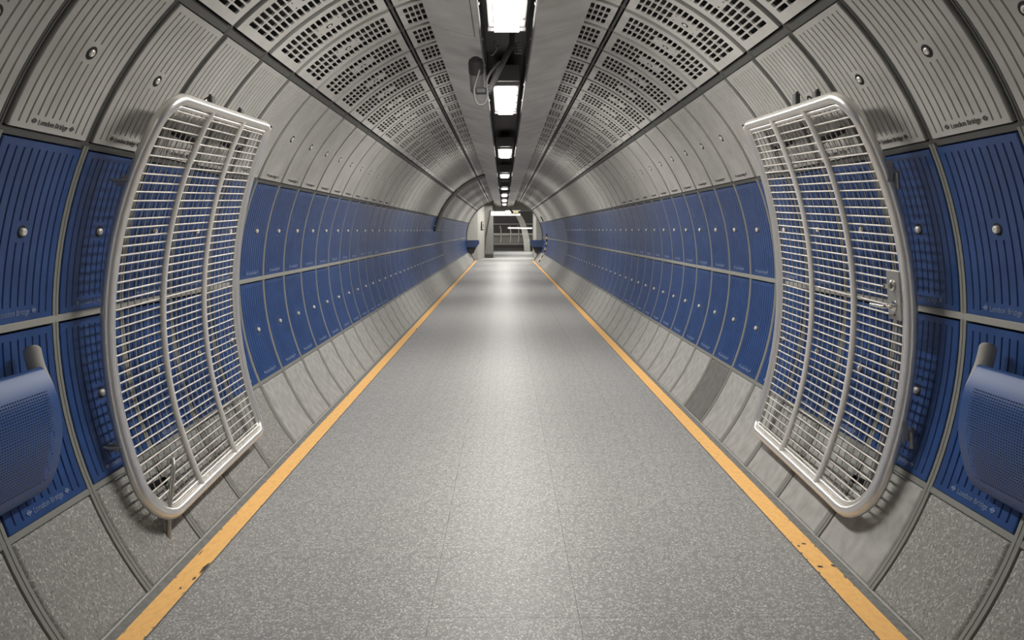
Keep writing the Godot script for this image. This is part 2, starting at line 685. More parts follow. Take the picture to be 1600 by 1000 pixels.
func rail_strip(side: float, t: float, w: float, r: float, d0: float, d1: float, back := 0.03) -> MB:
	var b := MB.new()
	var h := w / 2.0 / R
	var p := [cyl(side, t - h, r + back, 0), cyl(side, t - h, r + 0.002, 0), cyl(side, t - h * 0.85, r, 0), cyl(side, t + h * 0.85, r, 0), cyl(side, t + h, r + 0.002, 0), cyl(side, t + h, r + back, 0)]
	for i in p.size() - 1:
		var hint: Vector3 = -er(side, t)
		if i == 0:
			hint = -et(side, t)
		if i == p.size() - 2:
			hint = et(side, t)
		b.flat(p[i] - Vector3(0, 0, d0), p[i + 1] - Vector3(0, 0, d0), p[i + 1] - Vector3(0, 0, d1), p[i] - Vector3(0, 0, d1), hint)
	return b


func shell(side: float, t0: float, t1: float, d0: float, d1: float, thick := 0.12) -> MB:
	# the tunnel segments behind the panels, with thickness
	var b := MB.new()
	var r := R + 0.05
	var steps := 24
	for i in steps:
		var a := lerpf(t0, t1, float(i) / steps)
		var c := lerpf(t0, t1, float(i + 1) / steps)
		b.quad(cyl(side, a, r, d0), cyl(side, a, r, d1), cyl(side, c, r, d1), cyl(side, c, r, d0), -er(side, a), -er(side, a), -er(side, c), -er(side, c))
		b.quad(cyl(side, a, r + thick, d0), cyl(side, a, r + thick, d1), cyl(side, c, r + thick, d1), cyl(side, c, r + thick, d0), er(side, a), er(side, a), er(side, c), er(side, c))
		for d in [d0, d1]:
			b.flat(cyl(side, a, r, d), cyl(side, c, r, d), cyl(side, c, r + thick, d), cyl(side, a, r + thick, d), Vector3(0, 0, 1.0 if d == d0 else -1.0))
	return b


func build_lining() -> void:
	var ceiling := structure("ceiling")
	var d_back := -7.0
	for side in [-1.0, 1.0]:
		var wall := structure("wall_left" if side < 0 else "wall_right")
		part("tunnel_shell", shell(side, S_FOOT - 0.03, S_PERF, d_back, TUNNEL_END).mesh(M.shell), wall)
		part("tunnel_shell", shell(side, S_PERF, 1.40, d_back, TUNNEL_END).mesh(M.shell), ceiling)
		var bands := [
			["grey_panel", S_GREY + 0.0106, S_PERF - 0.0164, M.grey, M.letter_grey, 0.008],
			["blue_panel", S_BLUE + 0.0106, S_GREY - 0.0106, M.blue, M.letter_blue, 0.016],
			["blue_panel", S_CONC + 0.0082, S_BLUE - 0.0106, M.blue, M.letter_blue, 0.016]]
		var far := MB.new()
		for bd in bands:
			var t0: float = bd[1]
			var t1: float = bd[2]
			var mid := (t0 + t1) / 2.0
			var mesh := ribbed_panel(side, t0, t1, bd[3])
			var bolt := bolt_mesh(side, mid, bd[5], 0.034 if bd[0] == "grey_panel" else 0.030)
			var tn := t0 + 0.041 / R
			var txt := name_mesh(bd[4])
			var rnd := roundel_mesh(side, tn, bd[4])
			for k in range(K_FIRST, K_NEAR + 1):
				var at := Vector3(0, 0, -(J0 + RING * (k + 0.5)))
				var o := put(bd[0], mesh, wall, at)
				put("bolt", bolt, o)
				if k < 16:
					var l := put("lettering", txt, o)
					var y := et(side, tn)
					var zt := -er(side, tn)
					l.transform = Transform3D(Basis(y.cross(zt), y, zt), cyl(side, tn, R - 0.0008, 0.0) - et(side, tn) * 0.002)
					put("roundel", rnd, o)
			far = MB.new()
			var low := plain_panel(side, t0, t1, 6)
			for k in range(K_NEAR + 1, K_LAST + 1):
				far.append(low, Vector3(0, 0, -(J0 + RING * (k + 0.5))))
			for k in range(-16, K_FIRST):
				far.append(low, Vector3(0, 0, -(J0 + RING * (k + 0.5))))
			put("distant_" + bd[0] + "s", far.mesh(bd[3]), wall).set_meta("kind", "stuff")
		# concrete skirting blocks
		var c_rough := concrete_panel(side, S_FOOT, S_CONC - 0.0082, M.conc)
		var c_smooth := concrete_panel(side, S_FOOT, S_CONC - 0.0082, M.conc_smooth)
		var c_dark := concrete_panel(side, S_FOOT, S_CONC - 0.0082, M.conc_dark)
		for k in range(K_FIRST, K_NEAR + 1):
			var at := Vector3(0, 0, -(J0 + RING * (k + 0.5)))
			var m := c_rough
			if k > 4 or (side > 0 and k > 0):
				m = c_smooth
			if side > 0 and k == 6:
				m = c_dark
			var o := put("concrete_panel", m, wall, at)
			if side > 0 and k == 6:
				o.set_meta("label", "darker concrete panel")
		far = MB.new()
		var lowc := plain_panel(side, S_FOOT, S_CONC - 0.0082, 4)
		for k in range(-16, K_LAST + 1):
			if k < K_FIRST or k > K_NEAR:
				far.append(lowc, Vector3(0, 0, -(J0 + RING * (k + 0.5))))
		put("distant_concrete_panels", far.mesh(M.conc_smooth), wall).set_meta("kind", "stuff")
		# pierced ceiling panels
		var p_bands := [["pierced_panel", S_PERF + 0.0164, S_TOP - 0.0117, 17, 0.053, true], ["pierced_panel", S_TOP + 0.0117, 1.335, 7, 0.037, false]]
		for pb in p_bands:
			var mesh: ArrayMesh = pierced_panel(side, pb[1], pb[2], pb[3], pb[4], pb[5], true).mesh(M.perf)
			var bolt := bolt_mesh(side, pb[1] + (pb[4] + 8.5 * 0.041) / R, 0.003, 0.027)
			for k in range(K_FIRST, K_NEAR + 1):
				var o := put(pb[0], mesh, ceiling, Vector3(0, 0, -(J0 + RING * (k + 0.5))))
				if pb[5]:
					put("bolt", bolt, o)
			far = MB.new()
			var low := pierced_panel(side, pb[1], pb[2], pb[3], pb[4], pb[5], false)
			for k in range(K_NEAR + 1, K_LAST + 1):
				far.append(low, Vector3(0, 0, -(J0 + RING * (k + 0.5))))
			for k in range(-16, K_FIRST):
				far.append(low, Vector3(0, 0, -(J0 + RING * (k + 0.5))))
			put("distant_pierced_panels", far.mesh(M.perf), ceiling).set_meta("kind", "stuff")
		# jointing beads and seam rails
		var st := ring_strip(side, S_FOOT, S_GREY, 0.002, 0.0215)
		var sv := ring_strip(side, S_GREY, S_PERF, 0.011, 0.014)
		var su := ring_strip(side, S_PERF, 1.335, 0.012, 0.013)
		var sm := st.mesh(M.joint)
		var sn := su.mesh(M.rail_dark)
		var sw := sv.mesh(M.rail_dark)
		for k in range(K_FIRST, K_NEAR + 2):
			put("joint_strip", sm, wall, Vector3(0, 0, -(J0 + RING * k)))
			put("joint_strip", sw, wall, Vector3(0, 0, -(J0 + RING * k)))
			put("joint_strip", sn, ceiling, Vector3(0, 0, -(J0 + RING * k)))
		far = MB.new()
		var far_c := MB.new()
		for k in range(-16, K_LAST + 1):
			if k < K_FIRST or k > K_NEAR + 1:
				far.append(plain_panel(side, S_FOOT, S_GREY, 12, R + 0.002, 0.02, 0.043), Vector3(0, 0, -(J0 + RING * k)))
				far_c.append(plain_panel(side, S_GREY, S_PERF, 6, R + 0.012, 0.02, 0.03), Vector3(0, 0, -(J0 + RING * k)))
				far_c.append(plain_panel(side, S_PERF, 1.335, 6, R + 0.012, 0.02, 0.03), Vector3(0, 0, -(J0 + RING * k)))
		put("distant_joint_strips", far.mesh(M.joint), wall).set_meta("kind", "stuff")
		put("distant_joint_strips", far_c.mesh(M.rail_dark), ceiling).set_meta("kind", "stuff")
		part("seam_rail", rail_strip(side, S_GREY, 0.034, R + 0.012, d_back, TUNNEL_END).mesh(M.rail_dark), wall)
		part("seam_rail", rail_strip(side, S_BLUE + 0.002, 0.034, R + 0.002, d_back, TUNNEL_END).mesh(M.rail), wall)
		part("seam_rail", rail_strip(side, S_CONC, 0.029, R + 0.004, d_back, TUNNEL_END).mesh(M.joint), wall)
		part("seam_rail", rail_strip(side, S_PERF - 0.002, 0.050, R + 0.014, d_back, TUNNEL_END).mesh(M.rail_dark), ceiling)
		part("seam_rail", rail_strip(side, S_TOP, 0.020, R + 0.012, d_back, TUNNEL_END).mesh(M.rail_dark), ceiling)


# ---------------------------------------------------------------- floor
func slab(x0: float, x1: float, d0: float, d1: float, top := 0.0) -> MB:
	var b := MB.new()
	var g := 0.0004
	b.box(Vector3((x0 + x1) / 2, top - 0.01, -(d0 + d1) / 2), Vector3(x1 - x0 - 2 * g, 0.02, d1 - d0 - 2 * g), 0.0006)
	return b


func build_floor() -> void:
	var fl := structure("floor")
	var b := MB.new()
	b.box(Vector3(0, -0.12, -19.0), Vector3(3.62, 0.2, 54.0))
	part("floor_bed", b.mesh(M.joint_fill), fl)
	var xs := [-1.518, -1.008, -0.355, 0.300, 0.966, 1.518]
	var starts := [0.22, 0.22, 0.83, -0.37, -0.37]
	var rest := MB.new()
	for c in 5:
		var d: float = starts[c]
		rest.append(slab(xs[c], xs[c + 1], -7.0, d), Vector3.ZERO)
		while d < 15.0:
			part("floor_slab", slab(xs[c], xs[c + 1], d, d + 1.2).mesh(M.floor), fl)
			d += 1.2
		rest.append(slab(xs[c], xs[c + 1], d, 30.0), Vector3.ZERO)
		rest.append(slab(xs[c], xs[c + 1], 30.0, 43.0), Vector3.ZERO)
	part("distant_floor_slabs", rest.mesh(M.floor), fl).set_meta("kind", "stuff")
	for s in [-1.0, 1.0]:
		b = MB.new()
		b.box(Vector3(s * 1.683, -0.012, -18.0), Vector3(0.086, 0.02, 50.0), 0.002)
		part("gutter_strip", b.mesh(M.gutter), fl)
		b = MB.new()
		b.box(Vector3(s * 1.580, -0.010, -18.0), Vector3(0.114, 0.02, 50.0), 0.001)
		part("edge_strip", b.mesh(M.gutter), fl)
		b = MB.new()
		b.box(Vector3(s * 1.692, 0.001, -18.0), Vector3(0.012, 0.012, 50.0), 0.004)
		part("edge_fillet", b.mesh(M.lip), fl)
	# painted lines
	for s in [-1.0, 1.0]:
		var p := MB.new()
		var x0 := 1.525
		var x1 := 1.637
		var d := -3.0
		while d < 41.5:
			var e := minf(d + 9.0, 41.6)
			var q := [Vector3(s * x0, 0.0008, -d), Vector3(s * x1, 0.0008, -d), Vector3(s * x1, 0.0008, -e), Vector3(s * x0, 0.0008, -e)]
			var u := [Vector2(0, (d + 3.0) / 9.0), Vector2(1, (d + 3.0) / 9.0), Vector2(1, (e + 3.0) / 9.0), Vector2(0, (e + 3.0) / 9.0)]
			var ids := [0, 1, 2, 0, 2, 3] if s < 0 else [0, 2, 1, 0, 3, 2]
			for i in ids:
				p.v.append(q[i])
				p.n.append(Vector3.UP)
				p.uv.append(u[i])
			d = e
		var m := std(Color.WHITE, 0.6)
		if s < 0:
			m.albedo_texture = paint_image(4, [[0.06, 0.745, 0.10, 0.006], [0.13, 0.733, 0.05, 0.002], [0.35, 0.722, 0.05, 0.0012], [0.9, 0.765, 0.03, 0.003]])
		else:
			m.albedo_texture = paint_image(9, [[0.3, 0.745, 0.12, 0.0012], [0.55, 0.775, 0.10, 0.001], [0.2, 0.772, 0.05, 0.0012], [0.95, 0.746, 0.12, 0.0015]])
		var o := MeshInstance3D.new()
		o.name = numbered("floor_line")
		o.mesh = p.mesh(m)
		add_child(o)
		tag(o, "yellow painted line along the %s edge of the tunnel floor" % ("left" if s < 0 else "right"), "floor marking", "yellow lines along the floor edges")


# ---------------------------------------------------------------- ceiling trough and lights
func build_trough() -> void:
	var z0 := -7.0
	var z1 := 50.0
	for s in [-1.0, 1.0]:
		var t := structure("trim_1" if s < 0 else "trim_2")
		# sloping soffit boards, in lengths with open joints
		var joints := [-7.0, -1.9, 1.45, 5.95, 10.6, 15.4, 20.2, 25.0, 29.8, 34.6, 39.4, 44.2, 50.0]
		for i in joints.size() - 1:
			var b := MB.new()
			var pts := [Vector2(0.206, 3.2395), Vector2(0.613, 3.345), Vector2(0.613, 3.365), Vector2(0.206, 3.2595)]
			b.prism(pts, Vector3(s, 0, 0), Vector3(0, 1, 0), Vector3(0, 0, -joints[i] - 0.004), Vector3(0, 0, -joints[i + 1] + 0.004))
			part("soffit_board", b.mesh(M.soffit), t)
		if s < 0:   # the cut-in access strip on the nearest left board
			var b := MB.new()
			var a := Vector3(-0.255, 3.2513, 0)
			for seg in [[a - Vector3(0, 0, 1.5), a - Vector3(0, 0, 5.94)]]:
				b.tube([seg[0], seg[1]], 0.0028, 5)
			part("access_joint", b.mesh(M.recess), t)
	var tr := structure("trim_3")
	var b := MB.new()
	b.box(Vector3(0, 3.60, -(z0 + z1) / 2), Vector3(0.48, 0.05, z1 - z0))
	for s in [-1.0, 1.0]:
		b.box(Vector3(s * 0.208, 3.42, -(z0 + z1) / 2), Vector3(0.014, 0.36, z1 - z0))
	part("trough_lining", b.mesh(M.trough), tr)
	b = MB.new()
	for s in [-1.0, 1.0]:      # closes the space above the soffits
		b.box(Vector3(s * 0.42, 3.64, -(z0 + z1) / 2), Vector3(0.50, 0.05, z1 - z0))
	part("crown_boards", b.mesh(M.shell), tr)
	# small clips along both sides of the trough
	for s in [-1.0, 1.0]:
		for i in 14:
			b = MB.new()
			b.box(Vector3(s * 0.196, 3.262, -(3.2 + 0.95 * i)), Vector3(0.012, 0.016, 0.022), 0.003)
			part("trough_clip", b.mesh(M.frame), tr)
	# loose fittings in the trough between the first two lights
	b = MB.new()
	for i in 3:
		b.box(Vector3(0.045 + 0.065 * i * 0.0 + 0.05, 3.40, -6.95 - 0.0), Vector3(0.008, 0.09, 0.03))
	for i in 4:
		b.box(Vector3(0.115, 3.36 + 0.03 * i, -6.95), Vector3(0.07, 0.008, 0.03))
	for i in 3:
		b.box(Vector3(0.083 + 0.032 * i, 3.405, -6.95), Vector3(0.007, 0.10, 0.03))
	part("cable_grille", b.mesh(M.frame), tr)
	b = MB.new()
	b.tube([Vector3(-0.11, 3.46, -6.9), Vector3(-0.09, 3.40, -6.95), Vector3(-0.13, 3.36, -7.0)], 0.012, 7)
	b.box(Vector3(-0.085, 3.43, -6.98), Vector3(0.03, 0.03, 0.05), 0.005)
	b.box(Vector3(-0.14, 3.37, -7.02), Vector3(0.025, 0.025, 0.04), 0.005)
	part("conduit_clip", b.mesh(M.cable), tr)


func ceiling_light(d0: float, d1: float, label: String) -> void:
	var at := Vector3(0, LAMP_H, -(d0 + d1) / 2)
	var t := thing("ceiling_light", label, "ceiling light", at, "rectangular lights along the ceiling trough")
	var len := d1 - d0
	var b := MB.new()
	b.box(Vector3(0, LAMP_H + 0.135, at.z), Vector3(0.285, 0.17, len + 0.10), 0.006)
	part("housing", b.mesh(M.housing), t)
	b = MB.new()
	for s in [-1.0, 1.0]:
		b.box(Vector3(s * 0.118, LAMP_H + 0.050, at.z), Vector3(0.050, 0.012, len), 0.004)
	b.box(Vector3(0, LAMP_H + 0.030, at.z - len / 2 - 0.02), Vector3(0.294, 0.032, 0.04), 0.004)
	part("frame", b.mesh(M.lamp_frame), t)
	b = MB.new()
	b.box(Vector3(0, LAMP_H + 0.022, -d0 + 0.025), Vector3(0.285, 0.04, 0.05), 0.005)
	part("end_cap", b.mesh(M.frame), t)
	for i in 4:
		b = MB.new()
		b.box(Vector3(0.128, LAMP_H + 0.033, -lerpf(d0, d1, 0.12 + 0.25 * i)), Vector3(0.03, 0.008, 0.018), 0.002)
		part("clip", b.mesh(M.dark), t)
	b = MB.new()
	b.box(Vector3(0, LAMP_H + 0.020, at.z), Vector3(0.190, 0.036, len), 0.004)
	part("diffuser", b.mesh(M.glow), t)
	var l := AreaLight3D.new()
	l.name = "light"
	l.area_size = Vector2(0.186, len)
	l.area_normalize_energy = true
	l.light_energy = LIGHT * len / 2.0
	l.light_color = Color(1.0, 0.99, 0.972)
	l.shadow_enabled = true
	l.area_range = 60.0
	l.area_attenuation = 2.0
	l.rotation = Vector3(-PI / 2, 0, 0)
	l.position = Vector3(0, -0.006, 0)
	t.add_child(l)
	for s in [-1.0, 1.0]:      # the diffuser wraps round: its sides shine along the ceiling
		l = AreaLight3D.new()
		l.name = "side_light"
		l.area_size = Vector2(len, 0.030)
		l.area_normalize_energy = true
		l.light_energy = SIDE * len / 2.0
		l.light_color = Color(1.0, 0.99, 0.972)
		l.shadow_enabled = true
		l.area_range = 60.0
		l.area_attenuation = 2.0
		l.rotation = Vector3(0, -s * PI / 2, 0)
		l.position = Vector3(s * 0.100, 0.017, 0)
		t.add_child(l, true)


var SIDE := 0.36
var LIGHT := 5.0


func build_lights() -> void:
	ceiling_light(-6.6, -4.7, "rectangular light in the ceiling trough behind the viewpoint")
	var rows := [
		[3.78, 5.65, "nearest ceiling light, a large white panel cut by the top of the picture"],
		[7.76, 9.67, "second ceiling light, white panel with a grey end cap just past the hanging camera"],
		[13.8, 15.55, "third ceiling light from the front, small white panel along the dark trough"],
		[20.0, 21.5, "fourth ceiling light from the front, level with the arched conduit on the left wall"],
		[26.6, 27.7, "fifth ceiling light from the front, a thin white bar in the trough"],
		[31.3, 33.6, "sixth ceiling light from the front, third before the hanging sign"],
		[36.7, 39.4, "seventh ceiling light from the front, second before the hanging sign"],
		[42.4, 45.1, "farthest ceiling light, just above the white hanging sign"]]
	for r in rows:
		ceiling_light(r[0], r[1], r[2])


# ---------------------------------------------------------------- the two curved mesh gates
const G_NEAR := 3.67
const G_FAR := 5.25
const G_TOP := 1.1425
const G_BOT := -1.015


func gate_point(side: float, d: float, t: float, inset := 0.0) -> Vector3:
	var u := (d - G_NEAR) / (G_FAR - G_NEAR)
	var xe := lerpf(2.0, 1.945, u) - inset
	var rg := lerpf(2.15, 2.8, u)
	return Vector3(side * (xe - (rg - sqrt(rg * rg - t * t))), YC - 0.05 + 0.065 * (u - 0.5) + t, -d)


# rounded outline of the gate in (distance, height), shrunk by k
func gate_outline(k: float, per := 7) -> Array:
	var out := []
	var rn := maxf(0.155 - k, 0.02)      # near top corner
	var rb := maxf(0.23 - k, 0.02)       # near bottom corner
	var rf := maxf(0.075 - k, 0.012)
	var d0 := G_NEAR + k
	var d1 := G_FAR - k
	var t0 := G_BOT + k
	var t1 := G_TOP - k
	var cs := [[d0 + rn, t1 - rn, rn, PI], [d1 - rf, t1 - rf, rf, PI / 2], [d1 - rf, t0 + rf, rf, 0.0], [d0 + rb, t0 + rb, rb, -PI / 2]]
	for i in 4:
		for j in per + 1:
			var a: float = cs[i][3] - PI / 2 * j / per
			out.append(Vector2(cs[i][0] + cs[i][2] * cos(a), cs[i][1] + cs[i][2] * sin(a)))
		var nx: Array = cs[(i + 1) % 4]
		var a2: float = nx[3]
		var e := Vector2(nx[0] + nx[2] * cos(a2), nx[1] + nx[2] * sin(a2))
		var s: Vector2 = out[-1]
		for j in range(1, 16):
			out.append(s.lerp(e, j / 16.0))
	return out


# how far a wire at this height may start (near corners are well rounded)
func near_limit(t: float) -> float:
	var r := 0.13 if t > 0.0 else 0.20
	var y := 0.0
	if t > G_TOP - 0.03 - r:
		y = t - (G_TOP - 0.03 - r)
	elif t < G_BOT + 0.03 + r:
		y = (G_BOT + 0.03 + r) - t
	return G_NEAR + 0.03 + r - sqrt(maxf(r * r - y * y, 0.0))


func end_limit(d: float, r: float) -> float:
	var x := maxf(G_NEAR + 0.03 + r - d, 0.0)
	return 0.03 + r - sqrt(maxf(r * r - x * x, 0.0))


func build_gate(side: float) -> void:
	var left := side < 0
	var base := gate_point(side, (G_NEAR + G_FAR) / 2, G_BOT)
	var t := thing("mesh_gate", "curved steel mesh gate folded against the left wall, with a drop bolt at its foot" if left else "curved steel mesh gate folded against the right wall, with a lock plate and lever", "gate", base, "mesh gates folded against the walls")
	var b := MB.new()
	var path := []
	for p in gate_outline(0.0):
		path.append(gate_point(side, p.x, p.y))
	b.tube(path, 0.031, 14, true)
	part("frame", b.mesh(M.steel), t)
	b = MB.new()
	path = []
	for p in gate_outline(0.040):
		path.append(gate_point(side, p.x, p.y, 0.006))
	b.tube(path, 0.013, 8, true)
	part("inner_frame", b.mesh(M.steel), t)
	for f in [1.0 / 3.0, 2.0 / 3.0]:
		b = MB.new()
		path = []
		for i in 25:
			path.append(gate_point(side, lerpf(G_NEAR, G_FAR, f), lerpf(G_BOT + 0.02, G_TOP - 0.02, i / 24.0), 0.016))
		b.tube(path, 0.018, 10)
		part("divider", b.mesh(M.divider), t)
	var n := 45
	for i in n:
		var tt := lerpf(G_BOT + 0.062, G_TOP - 0.062, i / float(n - 1))
		var d0 := near_limit(tt)
		path = []
		for j in 7:
			path.append(gate_point(side, lerpf(d0, G_FAR - 0.02, j / 6.0), tt, 0.006))
		b = MB.new()
		b.tube(path, 0.0052, 6)
		part("horizontal_wire", b.mesh(M.wire), t)
	for i in 24:
		if i % 8 == 0 and i > 0:
			continue
		var d := lerpf(G_NEAR, G_FAR, i / 24.0)
		if i == 0:
			continue
		var mt := end_limit(d, 0.13)
		var mb := end_limit(d, 0.20)
		path = []
		for j in 25:
			path.append(gate_point(side, d, lerpf(G_BOT + mb, G_TOP - mt, j / 24.0), -0.004))
		b = MB.new()
		b.tube(path, 0.0035, 6)
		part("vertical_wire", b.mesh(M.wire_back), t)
	# hinge pins and their brackets on the near edge
	for tt in ([0.72, -0.60] if left else [0.75, -0.53]):
		var p := gate_point(side, G_NEAR, tt)
		var w := Vector3(side, 0, 0)
		b = MB.new()
		if left:
			b.box(p + w * 0.03 + Vector3(0, 0, 0.010), Vector3(0.03, 0.05, 0.03), 0.005)
			b.tube([p + Vector3(0.0, 0, 0.031), p + Vector3(-0.055, -0.003, 0.036), p + Vector3(-0.085, 0.004, 0.036)], 0.007, 8)
		else:
			b.box(p + Vector3(0.018, 0.0, 0.014), Vector3(0.034, 0.105, 0.036), 0.005)
			b.tube([p + Vector3(0.050, -0.005, 0.022), p + Vector3(0.056, -0.085, 0.022)], 0.012, 10)
			b.box(p + Vector3(0.040, 0.0, 0.016), Vector3(0.03, 0.02, 0.024), 0.003)
		b.box(p + w * 0.055 + Vector3(0, -0.01, -0.02), Vector3(0.07, 0.035, 0.02), 0.004)
		part("hinge", b.mesh(M.lock), t)
	# stand-off studs to the wall, low on the near side and along the top
	for q in [[3.9, -0.86], [4.9, 0.95], [4.2, 0.95]]:
		b = MB.new()
		var p := gate_point(side, q[0], q[1])
		var th := atan2(p.y - YC, absf(p.x))
		b.lathe(p, cyl(side, th, R, q[0]) - p, [Vector2(0.022, 0.0), Vector2(0.022, (cyl(side, th, R, q[0]) - p).length() - 0.002), Vector2(0.0, (cyl(side, th, R, q[0]) - p).length() - 0.002)], 12)
		part("stand_off", b.mesh(M.dark), t)
	# catches on the top bar
	for q in ([[4.25, 0.05], [4.75, 0.035]] if left else [[4.38, 0.075], [4.08, 0.045]]):
		var p := gate_point(side, q[0], G_TOP)
		b = MB.new()
		b.box(p + Vector3(side * 0.02, 0.025 + q[1] / 2, 0), Vector3(0.03, q[1], 0.05), 0.005)
		b.tube([p + Vector3(side * 0.02, 0.02 + q[1], -0.02), p + Vector3(side * 0.02, 0.03 + q[1], 0.02)], 0.008, 7)
		part("catch", b.mesh(M.dark), t)
	if left:
		# drop bolt: cranked handle above the bottom bar, rod down to the floor socket
		b = MB.new()
		var g := gate_point(side, G_NEAR + 0.15, G_BOT + 0.03)
		g.y = 0.0
		b.tube([g + Vector3(-0.005, 0.50, -0.05), g + Vector3(0.012, 0.485, -0.03), g + Vector3(0.022, 0.455, 0), g + Vector3(0.012, 0.34, 0), g + Vector3(0.0, 0.25, 0), g + Vector3(0.0, 0.16, 0), g + Vector3(0.0, 0.055, 0)], 0.0115, 9)
		part("drop_bolt", b.mesh(M.lock), t)
		b = MB.new()
		b.box(g + Vector3(-0.012, 0.075, 0), Vector3(0.05, 0.035, 0.05), 0.006)
		part("bolt_socket", b.mesh(M.dark), t)
	else:
		var c := Vector3.ZERO
		var d := G_NEAR + 0.105
		var tt := 0.125
		c = gate_point(side, d, tt, 0.022)
		var up := (gate_point(side, d, tt + 0.05) - gate_point(side, d, tt - 0.05)).normalized()
		var nrm := up.cross(Vector3(0, 0, -1)).normalized()
		if nrm.x > 0:
			nrm = -nrm
		var bs := Basis(nrm, up, nrm.cross(up))
		b = MB.new()
		b.box(c, Vector3(0.008, 0.25, 0.125), 0.003, bs)
		var lp := part("lock_plate", b.mesh(M.lock), t)
		b = MB.new()
		var q := c + up * 0.05
		b.lathe(q, nrm, [Vector2(0.028, 0.0), Vector2(0.028, 0.012), Vector2(0.02, 0.016), Vector2(0.02, 0.01), Vector2(0.0, 0.01)], 18)
		b.box(q + nrm * 0.03, Vector3(0.045, 0.028, 0.012), 0.004, bs)
		put("thumb_turn", b.mesh(M.chrome), lp)
		b = MB.new()
		q = c - up * 0.055
		b.lathe(q, nrm, [Vector2(0.028, 0.0), Vector2(0.028, 0.008), Vector2(0.012, 0.012), Vector2(0.011, 0.05)], 18)
		b.tube([q + nrm * 0.03, q + nrm * 0.052, q + nrm * 0.058 - Vector3(0, 0, 0.02), q + nrm * 0.058 - Vector3(0, 0, 0.125)], 0.0105, 10)
		put("lever_handle", b.mesh(M.chrome), lp)
		b = MB.new()
		b.lathe(c - up * 0.10, nrm, [Vector2(0.006, 0.0), Vector2(0.006, 0.006), Vector2(0.0, 0.006)], 10)
		put("keyhole", b.mesh(M.recess), lp)
		# the long latch bar that runs down inside the near column
		b = MB.new()
		path = []
		for i in 14:
			path.append(gate_point(side, G_NEAR + 0.125, lerpf(0.0, -0.9, i / 13.0), -0.02))
		b.tube(path, 0.011, 8)
		part("latch_rod", b.mesh(M.lock), t)


